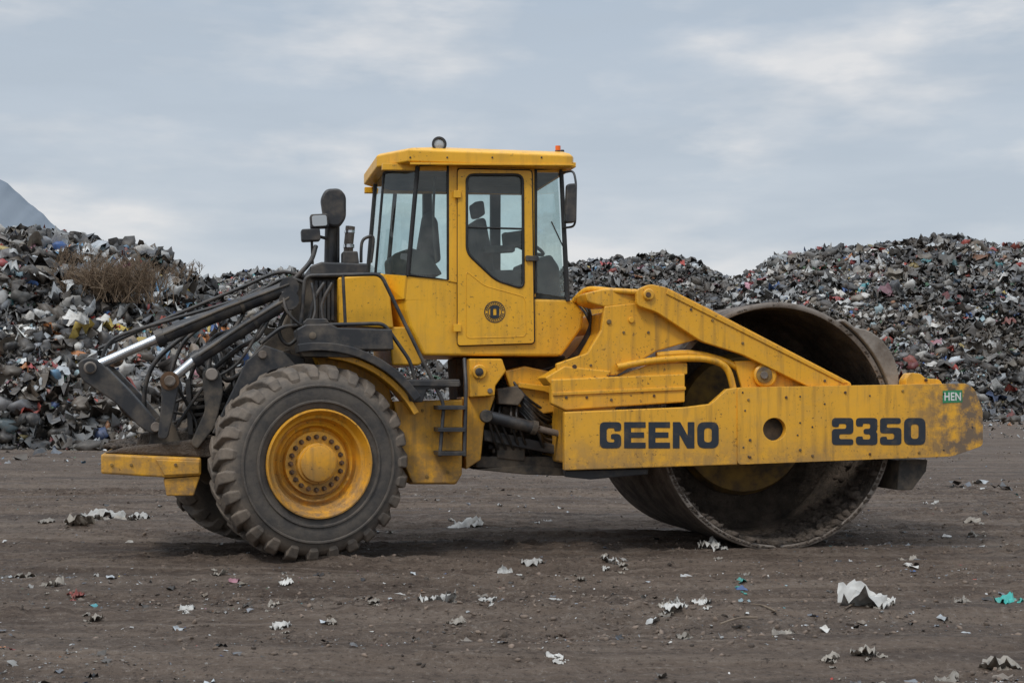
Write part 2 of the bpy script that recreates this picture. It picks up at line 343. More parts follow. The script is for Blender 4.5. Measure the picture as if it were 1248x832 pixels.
# ================================================================ REAR LINKAGE
def jack(nm,a,b_,c,r1,r2):
    tube(nm+"_barrel",[a,b_],r1,BLK,False,20)
    A=L(*a);B=L(*b_); d=(B-A).normalized()
    tube3(nm+"_gland",[B-d*.05,B+d*.02],r1*1.18,BLK,20,False)
    tube3(nm+"_band",[A.lerp(B,.35),A.lerp(B,.35)+d*.03],r1*1.12,BLK2,20,False)
    tube3(nm+"_line",[A+Vector((0,-r1,.02)),A.lerp(B,.5)+Vector((0,-r1*1.2,.03)),B+Vector((0,-r1,.01))],.011,BLK2,8,False)
    tube(nm+"_rod",[b_,c],r2,CHR,False,18)
    p=L(*c); lathe(nm+"_eye",(p.x,p.y-.07,p.z),[(0,.001),(0,.075),(.14,.075),(.14,.001)],RUST,24)
    lathe(nm+"_pin",(p.x,p.y-.10,p.z),[(0,.001),(0,.032),(.2,.032),(.2,.001)],STEEL,16)
    lathe(nm+"_head",(A.x,A.y-.06,A.z),[(0,.001),(0,.08),(.12,.08),(.12,.001)],BLK,24)
jack("lift_cylinder_upper",(352,350,.45),(193,412,.45),(112,448,.45),.060,.040)
jack("lift_cylinder_lower",(352,366,.32),(238,438,.32),(207,464,.32),.056,.038)
jack("lift_cylinder_far",(345,352,1.7),(215,400,1.7),(140,437,1.7),.055,.034)
CA=rnd([(94,440),(112,434),(128,446),(160,478),(196,520),(188,530),(172,522),(140,490),(98,462)],8)
prism("clevis_arm",CA,.36,.44,BLK,.01); prism("clevis_arm_b",CA,.36,.44,BLK,.01,.16); prism("clevis_arm_far",CA,.36,.44,BLK,.01,1.3)
LL=rnd([(197,458),(212,454),(218,470),(212,500),(204,535),(192,535),(196,495)],6)
prism("link_lower",LL,.26,.34,BLK,.01); prism("link_lower_far",LL,.26,.34,BLK,.01,1.4)
prism("bell_crank",rnd([(246,452),(260,446),(270,456),(272,480),(262,520),(240,548),(232,540),(250,500)],6),.3,.4,BLK2,.01)
prism("lift_frame",[(258,528),(300,440),(322,420),(345,428),(362,446),(330,452),(300,482),(276,530)],.28,.38,BLK,.01)
prism("lift_frame_b",[(270,528),(310,445),(332,425),(372,436),(372,446),(330,462),(300,492),(290,530)],.5,.58,BLK,.01)
prism("hitch_bracket",[(180,548),(186,515),(200,500),(214,520),(222,545)],.45,.9,BLK2,.01)
prism("hitch_bracket_low",[(160,552),(172,528),(210,524),(260,530),(262,552)],.5,1.9,DIRT,.015)
for u,v,w,r in ((110,448,.35,.05),(207,464,.25,.045),(258,456,.29,.05),(190,520,.35,.04),(320,432,.27,.035),(268,520,.27,.035)): pin("pivot_pin",u,v,w,r,.025,STEEL,20)
tube("cross_shaft",[(110,448,.3),(110,448,1.85)],.035,BLK,False,14)
tube("cross_shaft_b",[(258,456,.3),(258,456,1.8)],.04,BLK,False,14)
hs=[[(372,345,.5),(345,340,.5),(300,362,.5),(200,392,.5),(140,412,.5),(124,436,.5)],[(372,338,.6),(340,332,.6),(290,352,.6),(180,398,.6),(120,425,.55)],
[(385,300,.7),(376,322,.6),(345,350,.55),(300,372,.5)],[(360,360,.4),(340,400,.4),(352,420,.4),(372,400,.4)],[(330,380,.35),(315,410,.3),(290,425,.4),(262,448,.45)],
[(345,356,.3),(350,380,.22),(372,398,.25),(384,380,.3),(380,345,.4)],[(215,470,.4),(232,500,.5),(240,520,.5),(236,545,.5)],[(130,450,.45),(150,500,.5),(190,520,.6),(230,505,.6),(260,470,.6)],
[(300,375,.5),(285,400,.4),(262,410,.5),(240,440,.5),(225,480,.6)],[(322,392,.3),(290,442,.3),(250,470,.35),(215,520,.4)],[(250,395,.9),(222,420,.9),(205,470,.9),(200,520,.9)],[(230,405,1.2),(190,440,1.2),(176,480,1.2),(180,530,1.2)],
[(270,380,.8),(310,355,.8),(352,342,.7)],[(405,345,.45),(392,372,.4),(396,400,.35)],[(395,345,.45),(383,365,.4),(376,395,.35)]]
for i,h in enumerate(hs): tube("hydraulic_hose_%d"%i,h,random.choice((.013,.016,.02)),HOSE)
for i in range(18):
    u=random.uniform(225,345); v=random.uniform(400,500)+max(0,(300-u)*.3); w=random.uniform(.6,.84)
    tube("engine_hose_%d"%i,[(u,v,w),(u+random.uniform(-30,30),v+random.uniform(10,45),w-.1),(u+random.uniform(-40,40),v+random.uniform(20,60),w)],random.uniform(.012,.028),HOSE)
for i in range(18):
    u=random.uniform(240,350); v=470-(u-240)*.6+random.uniform(0,60); s=random.uniform(5,13)
    prism("engine_part_%d"%i,[(u,v),(u+s,v-2),(u+s*1.1,v+s),(u,v+s*1.1)],random.uniform(.65,.8),.95,random.choice((BLK,BLK2,STEEL,BLK2)),.008)
# ================================================================ CAB
NW=.45; FW=1.95; CH=.42
def plan(v,xc,xr,xf,near=NW,far=FW,ch=CH,bulge=.03,vref=None):
    z=L(xr,v,near).z
    x1=L(xc,v,near+ch).x; x2=L(xr,v,near).x; x3=L(xf,v,near).x
    return [Vector(p) for p in ((x1,near+ch,z),(x2,near,z),(x3,near,z),(x3+bulge,near+.25,z),(x3+bulge,far-.25,z),(x3,far,z),(x2,far,z),(x1,far-ch,z))]
loft("cab_body",[plan(362,462,494,698),plan(378,465,495,712),plan(398,472,500,709),plan(433,498,517,684)],YCAB,.02)
top=plan(203,468,509,684); sill=plan(336,457,497,690); low=plan(364,461,494,692)
plate("cab_corner_panel",[sill[1],sill[0]+Vector((0,0,.05)),low[0],low[1]],.02,YCAB)
plate("cab_corner_panel_far",[sill[6],sill[7],low[7],low[6]],-.02,YCAB)
plate("cab_rear_panel",[sill[0]+Vector((0,0,.05)),sill[7]+Vector((0,0,.05)),low[7],low[0]],.02,YCAB)
prism("cab_side_panel",[(497,336),(557,342),(557,366),(494,366)],NW,NW+.03,YCAB,.004)
prism("cab_side_panel_far",[(497,336),(652,342),(652,366),(494,366)],NW,NW+.03,YCAB,.004,FW-NW-.03)
pane("glass_rear_corner",[top[1],top[0],sill[0],sill[1]])
pane("glass_rear_corner_far",[top[6],top[7],sill[7],sill[6]])
pane("glass_rear",[top[0],top[7],sill[7],sill[0]])
pane("glass_windscreen",[top[3],top[4],low[4],low[3]])
paneuv("glass_side_rear",[(511,200),(546,200),(546,341),(498,335)],NW+.012)
paneuv("glass_front_side",[(652,205),(684,205),(691,364),(652,357)],NW+.012)
paneuv("glass_side_far",[(509,203),(684,205),(690,362),(497,338)],NW+.01,FW-NW-.02)
for nm,a,b_ in (("corner",1,1),("corner_rear",0,0),("corner_rear_far",7,7),("corner_far",6,6),("front",2,2),("front_far",5,5)):
    bt=low if a in(2,5) else sill
    tube3("cab_seal_"+nm,[top[a],bt[b_]],.020 if a!=0 else .012,SEAL,8,False)
for nm,P in (("a",[sill[0],sill[1]]),("b",[sill[0],sill[7]]),("c",[top[0],top[1]])): tube3("sill_seal_"+nm,P,.012,SEAL,8,False)
prism("pillar_b",[(546,198),(558,198),(558,345),(546,343)],NW-.01,NW+.07,YCAB,.006)
prism("pillar_b_far",[(546,198),(558,198),(558,345),(546,343)],NW-.01,NW+.07,SEAL,.006,1.44)
prism("pillar_c_far",[(638,198),(651,198),(651,360),(638,358)],NW-.01,NW+.07,SEAL,.006,1.44)
prism("pillar_c",[(645,200),(653,200),(653,362),(645,360)],NW,NW+.06,YCAB,.006)
prism("header",[(466,199),(690,203),(690,210),(466,207)],NW+.0,NW+.06,YCAB,.004)
prism("header_far",[(466,199),(690,203),(690,210),(466,207)],NW+.0,NW+.06,YCAB,.004,1.4)
do=rnd([(558,206),(648,208),(651,418),(558,421)],4); dwn=rnd([(569,213),(637,213),(638,352),(604,341),(569,308)],9)
holed("cab_door",do,[dwn],NW-.035,NW+.005,YCAB)
def loop(name,pts,w,r,mat,shift=0):
    P=[L(u,v,w) for u,v in pts]; P.append(P[0].copy()); return tube3(name,P,r,mat,8,False)
loop("door_gap_seal",do,NW-.012,.009,SEAL); loop("door_window_seal",dwn,NW-.036,.012,SEAL)
paneuv("door_glass",dwn,NW-.02)
tube("door_window_bar",[(570,277,NW-.03),(637,279,NW-.03)],.009,SEAL,False)
tube("rear_window_seal",[(511,201,NW),(546,201,NW),(546,341,NW),(498,335,NW)],.013,SEAL,False,8)
tube("front_window_seal",[(653,206,NW),(683,206,NW),(690,363,NW),(653,357,NW),(653,206,NW)],.013,SEAL,False,8)
prism("door_handle",rnd([(641,311),(657,312),(657,318),(641,318)],2),NW-.06,NW-.03,BLK,.004)
for v in (232,395): prism("door_hinge_%d"%v,[(553,v),(562,v),(562,v+9),(553,v+9)],NW-.055,NW-.03,YCAB,.003)
loop("door_panel_rib",rnd([(568,330),(590,348),(640,362),(641,410),(568,412)],6),NW-.035,.004,YCAB)
bp=L(603,380,NW-.036)
lathe("badge_ring",bp,[(0,.092),(-.003,.092),(-.003,.085),(0,.085)],DECAL,40,smooth=False)
lathe("badge_ring_inner",bp,[(0,.060),(-.003,.060),(-.003,.054),(0,.054)],DECAL,40,smooth=False)
holed("badge_shield",rnd([(597.5,372.5),(608.5,372.5),(608.5,387.5),(597.5,387.5)],2),[rnd([(601,376),(605,376),(605,384),(601,384)],1)],NW-.039,NW-.035,DECAL,0,.0004)
for i in range(26):
    a=2*math.pi*i/26
    if abs(math.sin(a))<.2: continue
    rr=.0725; x=bp.x+rr*math.cos(a); z=bp.z+rr*math.sin(a); t=Vector((-math.sin(a),0,math.cos(a)))*.0042; q=Vector((math.cos(a),0,math.sin(a)))*.0075; c0=Vector((x,bp.y,z))
    K_=(c0-t-q,c0+t-q,c0+t+q,c0-t+q)
    solid("badge_letter_%d"%i,list(K_),[p+Vector((0,-.003,0)) for p in K_],DECAL,0)
def rplan(v,ul,ur,near,far,ch=.35):
    z=L(560,v,near).z; x1=L(ul,v,near+ch).x; x2=L(ul+38,v,near).x; x3=L(ur,v,near).x
    return [Vector(p) for p in ((x1,near+ch,z),(x2,near,z),(x3-.03,near,z),(x3,near+.06,z),(x3,far-.06,z),(x3-.03,far,z),(x2,far,z),(x1,far-ch,z))]
loft("cab_roof",[rplan(201,462,698,.37,2.03),rplan(199,459,701,.33,2.07),rplan(185,459,701,.33,2.07),rplan(182.5,463,698,.37,2.03),rplan(180.5,490,690,.55,1.85)],YCAB,.010)
loft("roof_lining",[rplan(206,470,688,.47,1.93),rplan(200.5,470,688,.47,1.93)],SEAL,.004)
prism("roof_front_visor",[(672,204),(702,204),(702,198),(672,196)],.38,2.0,YCAB,.005)
prism("roof_drip_edge",[(500,198),(700,200),(700,202),(500,200.5)],.315,.34,YCAB,.002)
for u in (500,545,600,660): pin("roof_bolt",u,192,.33,.008,.006,BLK,8)
prism("seat_cushion",rnd([(575,330),(640,328),(642,352),(575,354)],6),.85,1.4,SEAT,.03)
prism("seat_back",rnd([(577,268),(592,264),(604,330),(586,336)],6),.88,1.38,SEAT,.03)
prism("headrest",rnd([(577,246),(590,244),(592,262),(580,264)],4),1.0,1.26,SEAT,.02)
prism("armrest",rnd([(590,300),(628,298),(628,307),(590,309)],3),.8,.88,SEAT,.01)
prism("dashboard",rnd([(650,315),(672,310),(682,325),(684,362),(655,362)],4),.75,1.65,SEAT,.02)
tube("steering_column",[(655,345,1.15),(640,300,1.15)],.03,SEAT,False)
sw=L(638,298,1.15); tl=Vector((.45,0,.9)).normalized(); a1=Vector((0,1,0)); a2=tl.cross(a1)
tube3("steering_wheel",[sw+a1*.2*math.cos(t*math.pi/12)+a2*.2*math.sin(t*math.pi/12) for t in range(25)],.016,SEAT,8,False)
prism("rear_console",rnd([(478,310),(500,302),(522,308),(540,335),(480,335)],5),.9,1.5,SEAT,.02)
prism("monitor",rnd([(612,284),(640,280),(642,300),(614,304)],3),.9,.95,BLK,.01)
tube("grab_bar",[(530,215,.62),(528,270,.62),(532,320,.62)],.013,BLK)
prism("jacket_on_hook",rnd([(516,262),(524,256),(534,268),(538,318),(520,326),(508,310)],5),1.2,1.32,SEAT,.03)
prism("cab_floor",[(500,355),(690,360),(690,368),(500,365)],.5,1.9,SEAT,0)
p=L(534,177,.5); lathe("roof_lamp",(p.x,p.y-.05,p.z),[(.1,.001),(.1,.03),(.03,.058),(-.012,.064),(-.014,.048),(0,.046)],BLK,28)
lathe("roof_lamp_lens",(p.x,p.y-.05,p.z),[(-.006,.001),(-.004,.03),(.003,.048)],LAMP,28)
tube("roof_lamp_stem",[(533,184,.5),(533,192,.5)],.024,BLK,False)
tube("beacon_base",[(680,189,.6),(680,184,.6)],.028,BLK,False,16); tube("beacon_lens",[(680,184,.6),(680,178,.6)],.024,AMB,False,16)
tube("beacon_base_b",[(685,187,.9),(685,183,.9)],.02,BLK,False,16)
rail("mirror_arm",[(684,211,.42),(699,208,.30),(702,222,.26),(701,276,.26),(686,278,.42)],.010,BLK)
prism("mirror",rnd([(691,224),(703,223),(702,271),(689,272)],4),.22,.28,BLK,.012)
tube("wiper",[(686,300,.45),(672,270,.44)],.006,BLK,False)
# ================================================================ ARTICULATION
prism("articulation_block",[(556,436),(690,433),(690,552),(640,570),(575,572),(560,520)],1.0,1.5,BLK2,.02)
prism("pivot_bracket",[(572,437),(612,437),(617,452),(604,470),(603,482),(573,484)],.38,.7,Y,.01)
prism("pivot_bracket_low",[(566,484),(604,482),(590,520),(586,560),(568,572)],.5,.9,Y,.01)
prism("frame_knuckle",[(615,452),(640,446),(668,452),(690,470),(690,500),(650,506),(628,492)],.55,.85,Y,.012)
prism("knuckle_rib",[(632,466),(668,470),(690,484),(690,489),(664,477),(632,472)],.50,.56,Y,.006)
prism("hitch_upper_lug",[(606,474),(630,470),(640,482),(632,494),(608,492)],.48,.9,BLK2,.01)
pin("pivot_pin_large",584,453,.38,.062,.03,Y,28); pin("pivot_pin_cap",584,453,.35,.035,.012,BLK,20); pin("pivot_pin_small",597,476,.38,.022,.015,STEEL)
tube("steer_cylinder",[(590,506,.42),(652,521,.40)],.052,BLK,False,20); tube("steer_rod",[(652,521,.40),(692,531,.40)],.028,STEEL,False,14)
pin("steer_cylinder_eye",592,507,.38,.055,.05,BLK2,22); tube("steer_gland",[(648,520,.40),(654,521.5,.40)],.062,BLK2,False,20)
prism("centre_bar",[(588,522),(690,545),(690,556),(590,537)],.55,.68,BLK,.01)
prism("valve_block",[(606,538),(640,544),(640,562),(606,558)],.6,.85,BLK2,.01)
prism("lower_hitch",[(580,556),(690,556),(690,570),(640,572),(580,570)],.62,1.7,BLK2,.015)
prism("belly_plate",[(580,572),(640,566),(710,572),(700,580),(640,578)],.6,1.8,BLK2,.01)
prism("transmission",[(612,494),(686,504),(686,520),(612,508)],.8,1.2,STEEL,.02)
for i in range(9):
    v0=446+i*5.2; v1=500+i*6.2+random.uniform(-5,5)
    tube("joint_hose_%d"%i,[(606,v0,.72),(620+i*1.5,v0+12,.6),(640+i*2,(v0+v1)/2+10,.5),(664,v1,.58),(688,v1+4,.7)],random.uniform(.011,.017),HOSE)
for i in range(5):
    u=598+i*9; tube("drop_hose_%d"%i,[(u,476,.7),(u-4+random.uniform(-4,4),505,.52),(u+4,535,.52),(u+14,556,.7)],.012,HOSE)
for i in range(14):
    u=random.uniform(592,675); v=random.uniform(500,560); s=random.uniform(5,12)
    prism("joint_part_%d"%i,[(u,v),(u+s,v),(u+s,v+s*.8),(u,v+s)],random.uniform(.62,.75),.95,random.choice((BLK,BLK2,STEEL)),.008)
for i,(du) in enumerate((0,7,14)): tube("cab_front_hose_%d"%i,[(700,362+du*.4,.8),(716,372+du,.6),(718,400+du*.6,.55),(690,440+du*.5,.6),(640,455+du,.7)],.013,HOSE)
# ================================================================ FRONT FRAME & ARMS
B0=-.04; DW0=.16
boA=[(688,502),(835,496),(866,492),(886,474),(899,472),(899,566),(688,573)]
boB=[(899,472),(1178,467),(1188,474),(1198,500),(1198,543),(1160,556),(899,566)]
for sh,t in ((0,""),(2.42,"_far")):
    prism("side_beam_rear"+t,boA,B0,B0+.07,YBEAM,.008,sh)
    holed("side_beam_front"+t,rnd(boB,5),[circ(944,523,14,32)],B0-.012,B0+.06,YBEAM,sh)
    if not sh:
        prism("side_beam_upper",[(672,462),(835,455),(835,490),(690,500),(672,492)],.045,.135,Y,.012)
        prism("side_beam_upper_cap",[(674,478),(836,471),(836,475),(674,482)],.03,.06,Y,.004)
    prism("beam_bottom_flange"+t,[(690,568),(898,561),(1158,551),(1158,555),(898,566),(690,573)],B0+.07,.13,YBEAM,.004,sh if not sh else sh-.09)
    prism("beam_top_flange"+t,[(905,473),(1176,468),(1176,473),(905,478)],B0+.06,.13,YBEAM,.004,sh if not sh else sh-.09)
prism("hole_back_plate",[(920,500),(968,498),(968,548),(920,550)],.05,.07,BLK2,0)
prism("front_crossbeam",[(1152,480),(1190,486),(1192,538),(1152,546)],.03,2.38,YBEAM,.02)
prism("rear_crossbeam",[(690,480),(752,478),(748,560),(692,566)],.08,2.3,Y,.02)
for u,v in ((745,487),(797,482),(690,484),(715,484),(912,487),(914,536),(914,557),(958,484),(1030,478),(990,555),(1060,553),(1120,551),(975,548),(1100,476)):
    pin("bolt",u,v,B0-.012 if u>900 else (.045 if v<495 else B0),.012,.01,RUST if random.random()<.5 else YOLD,8)
for u,v in ((905,478),(908,500),(906,545),(912,556),(975,483),(1150,480),(1185,520),(1150,548),(1005,492),(1060,482),(990,520),(972,530),(975,515)): pin("rivet",u,v,B0-.012,.008,.006,BLK,8)
lettering("lettering_word","GEENO",731,514,876,546,B0-.0005)
lettering("lettering_number","2350",1014,509,1128,542,B0-.0125,3.2)
prism("sticker",[(1149,476),(1173,475),(1173,490),(1149,491)],B0-.0145,B0-.0125,GREEN,0)
text("sticker_text","HEN",1151,478,1171,488,B0-.015,WHITE,.02,.002)
tower=[(737,373),(774,369),(800,378),(858,411),(800,428),(752,457),(680,459),(678,443),(716,430),(733,402)]
arm=rnd([(776,353),(792,346),(812,350),(862,375),(1037,466),(1038,470),(985,471),(905,432),(855,416),(800,380),(776,372)],5)
prism("tower_plate",tower,.085,.14,Y,.01)
prism("boom_arm",arm,.0,.06,Y,.01)
prism("boom_arm_web",[(800,352),(862,378),(1030,464),(1000,468),(860,404),(800,376)],.06,.12,Y,.01)
prism("boom_arm_edge_strip",[(814,353),(862,377),(1034,466),(1028,467),(860,382),(812,358)],-.012,.0,Y,.004)
prism("tower_plate_far",tower,.085,.14,Y,.01,2.2); prism("boom_arm_far",arm,.0,.06,Y,.01,2.3)
prism("tower_core",[(737,380),(774,376),(782,392),(780,425),(750,450),(700,455),(720,432),(735,405)],.14,2.25,Y,.015)
prism("upper_link",rnd([(713,357),(735,352),(778,352),(778,371),(737,374),(716,368)],4),.09,.5,Y,.012)
tube("upper_link_pipe",[(700,366,.45),(716,353,.3),(745,354,.12),(776,356,.06)],.025,Y)
prism("tower_foot",[(664,460),(688,446),(745,452),(740,462),(672,470)],.07,.36,Y,.01)
pin("boom_pivot",790,359,.0,.048,.03,Y,28); pin("boom_pivot_cap",790,359,-.03,.022,.01,RUST)
pin("tower_pin",769,390,.085,.024,.02,Y); pin("tower_bolt",700,447,.085,.02,.015,RUST); pin("tower_bolt_b",742,392,.085,.02,.015,YOLD)
for u,v in ((842,377),(868,390),(905,418),(1005,464)): pin("bolt",u,v,.0,.012,.01,YOLD,8)
for u,v in ((760,405),(720,445),(790,405)): pin("bolt",u,v,.085,.012,.01,YOLD,8)
tube("grab_arc",[(752,447,.05),(800,439,.05),(855,437,.05),(884,447,.05),(894,474,.05)],.030,Y,True,14)
tube("arc_pipe",[(800,433,.11),(845,431,.11),(890,443,.11),(918,466,.11),(922,482,.11)],.03,Y,True,14)
prism("inner_gusset",[(895,440),(930,438),(985,471),(1000,474),(905,476)],.075,.11,Y,.008)
pin("drum_motor_hub",931,457,.075,.105,.05,Y,32); pin("drum_motor_ring",931,457,.025,.07,.02,YOLD,32); pin("drum_motor_cap",931,457,.005,.035,.015,STEEL,8)
prism("arm_box",[(756,458),(800,440),(838,442),(838,456),(760,460)],.07,.14,Y,.01)
prism("front_bumper_block",rnd([(1104,463),(1110,454),(1122,455),(1128,461),(1145,462),(1150,470),(1104,471)],3),.0,.13,Y,.01)
pin("front_bumper_bolt",1128,463,.0,.014,.02,RUST,8)
prism("scraper",[(1096,560),(1131,560),(1129,574),(1112,597),(1094,597)],.1,2.2,BLK2,.01)
prism("scraper_bracket",[(688,573),(790,571),(790,578),(720,584),(690,581)],.05,.13,BLK,.008)
# ================================================================ DRUM
dc=L(948,519,DW0); DR=dc.z+.012; DW=2.12
cen=(dc.x,DW0,dc.z)
lathe("drum_shell",cen,[(.03,DR-.05),(0,DR-.045),(0,DR-.006),(.006,DR),(DW-.006,DR),(DW,DR-.006),(DW,DR-.045),(DW-.03,DR-.05)],DRUMO,128)
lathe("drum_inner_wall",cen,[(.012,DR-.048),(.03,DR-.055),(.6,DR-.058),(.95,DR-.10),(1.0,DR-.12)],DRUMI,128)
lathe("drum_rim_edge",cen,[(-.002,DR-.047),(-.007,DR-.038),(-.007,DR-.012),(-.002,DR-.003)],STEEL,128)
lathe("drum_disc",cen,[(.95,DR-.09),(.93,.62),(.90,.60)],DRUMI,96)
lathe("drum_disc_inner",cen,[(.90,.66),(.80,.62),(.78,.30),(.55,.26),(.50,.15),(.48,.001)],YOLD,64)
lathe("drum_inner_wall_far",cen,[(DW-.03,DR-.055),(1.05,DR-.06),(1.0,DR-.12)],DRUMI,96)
gp=[];gq=[]
for i in range(19):
    t=i/18; a=math.radians(17+40*t); th=.03+.12*math.sin(math.pi*min(1,t*1.15+.08))**.6
    gp.append((cen[0]+(DR+.012+th)*math.cos(a),cen[2]+(DR+.012+th)*math.sin(a))); gq.append((cen[0]+(DR+.012)*math.cos(a),cen[2]+(DR+.012)*math.sin(a)))
poly=gp+gq[::-1]
solid("drum_mud_guard",[Vector((x,.12,z)) for x,z in poly],[Vector((x,2.2,z)) for x,z in poly],GUARD,.012)
def mkmesh(name,V,Fc,mat,col=None,parent=None,smooth=False):
    me=bpy.data.meshes.new(name); nv=len(V); nf,k=Fc.shape
    me.vertices.add(nv); me.vertices.foreach_set('co',np.ascontiguousarray(V,dtype=np.float32).ravel())
    me.loops.add(nf*k); me.loops.foreach_set('vertex_index',np.ascontiguousarray(Fc,dtype=np.int32).ravel())
    me.polygons.add(nf); me.polygons.foreach_set('loop_start',np.arange(0,nf*k,k,dtype=np.int32)); 
    me.update(calc_edges=True)
    if col is not None:
        a=me.color_attributes.new('Col','FLOAT_COLOR','POINT'); c=np.ones((nv,4),dtype=np.float32); c[:,:3]=col; a.data.foreach_set('color',c.ravel())
    if smooth: me.polygons.foreach_set('use_smooth',np.ones(nf,dtype=bool))
    me.materials.append(mat); ob=bpy.data.objects.new(name,me); sc.collection.objects.link(ob)
    if parent: ob.parent=parent
    return ob
def rocks(name,P,S,mat,parent=None,flat=.6,col=None,elong=(.7,1.5),smooth=False,sub=1):
    bm=bmesh.new(); bmesh.ops.create_icosphere(bm,subdivisions=sub,radius=1); V=np.array([v.co[:] for v in bm.verts]); Fc=np.array([[v.index for v in f.verts] for f in bm.faces]); bm.free()
    n=len(P); k=len(V); jit=rng.uniform(.6,1.3,(n,k,1)); an=rng.uniform(0,6.28,n); ca,sa=np.cos(an),np.sin(an)
    W=V[None]*jit*np.stack([S*rng.uniform(*elong,n),S*rng.uniform(.6,1.1,n),S*flat],1)[:,None]
    if col is not None:
        b_=rng.normal(0,.6,n); cb,sb=np.cos(b_)[:,None],np.sin(b_)[:,None]; W=np.stack([W[...,0]*cb-W[...,2]*sb,W[...,1],W[...,0]*sb+W[...,2]*cb],-1)
    X=W[...,0]*ca[:,None]-W[...,1]*sa[:,None]; Yy=W[...,0]*sa[:,None]+W[...,1]*ca[:,None]
    W=np.stack([X,Yy,W[...,2]],-1)+np.asarray(P)[:,None]
    cc=None if col is None else np.clip(np.repeat(col,k,axis=0)*rng.uniform(.85,1.1,(n*k,1)),0,.8)
    return mkmesh(name,W.reshape(-1,3),(Fc[None]+np.arange(n)[:,None,None]*k).reshape(-1,3),mat,cc,parent,smooth)
n=1600; aa=np.radians(rng.normal(-90,30,n)); pp=np.stack([cen[0]+(DR-.06)*np.cos(aa),DW0+rng.uniform(.02,.85,n),cen[2]+(DR-.06)*np.sin(aa)],1)
rocks("drum_caked_dirt",pp,.01+.055*rng.random(n)**2,DIRT,ROOT)
n=900; aa=np.radians(rng.normal(-90,70,n)); pp=np.stack([cen[0]+(DR-.028)*np.cos(aa),np.full(n,DW0-.002),cen[2]+(DR-.028)*np.sin(aa)],1)
rocks("drum_rim_crust",pp,.004+.02*rng.random(n)**2,DIRT,ROOT)
n=500; pp=np.stack([rng.uniform(L(130,550,.5).x,L(250,540,.5).x,n),rng.uniform(.4,2.0,n),np.full(n,L(190,541,.4).z)-.02],1); rocks("deck_debris",pp,rng.uniform(.01,.05,n),DIRT,ROOT)
# ================================================================ numpy noise
T=np.random.default_rng(11).random((256,256))
def vn(x,y):
    xi=np.floor(x).astype(int); yi=np.floor(y).astype(int); fx=x-xi; fy=y-yi; fx=fx*fx*(3-2*fx); fy=fy*fy*(3-2*fy)
    g=lambda i,j:T[i&255,j&255]
    return (g(xi,yi)*(1-fx)+g(xi+1,yi)*fx)*(1-fy)+(g(xi,yi+1)*(1-fx)+g(xi+1,yi+1)*fx)*fy
def fbm(x,y,o=4):
    s=0;a=.5
    for i in range(o): s=s+a*(vn(x*2**i+i*17.3,y*2**i+i*9.1)-.5); a*=.5
    return s
# ================================================================ GROUND
def gh(x,y):
    near=np.clip((70-y)/50,0,1)
    z=fbm(x*.35,y*.9,3)*.07+fbm(x*.5+40,y*5,4)*.09+fbm(x*7,y*9,3)*.03
    mask=np.clip(fbm(x*.3+9,y*1.3+3,3)*6+.2,0,1)
    z=z+mask*np.abs(fbm(x*5,y*8+5,4))*.13+np.abs(fbm(x*16,y*18+5,2))*.015
    tp=np.sin(y*5.2+fbm(x*.15,y*.3,2)*5)
    tr=tp*.026+np.clip(tp,0,1)*np.clip(np.sin(x*21+y*9),0,1)*.020*np.clip(fbm(x*.3,y*.8+8,2)*4+.4,0,1)
    return (z+tr)*near-.022
def graded(a,b_,step,far,g=1.12):
    c=list(np.arange(a,b_,step)); s=step; x=c[-1]
    while x<far: s*=g; x+=s; c.append(x)
    s=step; x=c[0]; pre=[]
    while x>-far: s*=g; x-=s; pre.append(x)
    return np.array(pre[::-1]+c)
xs=graded(-6.5,6.5,.025,4000,1.1); ys=graded(5.8,20,.02,4000,1.07)
X,Yg=np.meshgrid(xs,ys); Z=gh(X,Yg); far=(np.abs(X)>60)|(Yg>70)|(Yg<-60); Z[far]=-.01
V=np.stack([X,Yg,Z],-1).reshape(-1,3); nx=len(xs); ny=len(ys); i,j=np.meshgrid(np.arange(nx-1),np.arange(ny-1)); q=(j*nx+i).ravel()
m,nt,b=newmat("dirt_ground"); GRD=m
n1=noise(nt,.35,5,.6,(.6,2.6,1)); n2=noise(nt,3.,5,.7,(.7,1.8,1)); n3=noise(nt,22,5,.8); n4=noise(nt,.9,5,.6,(.16,3.0,1)); n5=noise(nt,2.6,5,.65,(.12,3.2,1))
c=mix(nt,mrange(nt,n2,.38,.62),(.082,.057,.042),(.155,.115,.088)); c=mix(nt,mth(nt,'MULTIPLY',mrange(nt,n1,.42,.62),.5),c,(.195,.15,.117))
c=mix(nt,mth(nt,'MULTIPLY',mrange(nt,n4,.46,.62),.75),c,(.062,.043,.032)); c=mix(nt,mth(nt,'MULTIPLY',mrange(nt,n5,.52,.66),.6),c,(.21,.165,.13))
c=mix(nt,mth(nt,'MULTIPLY',mrange(nt,n3,.55,.67),.6),c,(.28,.235,.195)); c=mix(nt,mth(nt,'MULTIPLY',mrange(nt,n3,.45,.35),.85),c,(.033,.023,.018))
nt.links.new(c,b.inputs['Base Color']); nt.links.new(mrange(nt,n4,.44,.62,.95,.68),b.inputs['Roughness']); b.inputs['Specular IOR Level'].default_value=.25
bump(nt,b,mth(nt,'ADD',n3,mth(nt,'MULTIPLY',mth(nt,'ADD',n2,n5),1.3)),1.,.045)
mkmesh("ground",V,np.stack([q,q+1,q+nx+1,q+nx],1),GRD,smooth=True)
m,nt,b=newmat("soil_mixed"); at=nd(nt,'ShaderNodeAttribute',attribute_name='Col'); nt.links.new(at.outputs['Color'],b.inputs['Base Color']); b.inputs['Roughness'].default_value=.95; SOIL=m
n=70000; yy=6+rng.random(n)**1.3*26; xx=rng.uniform(-.42,.42,n)*yy
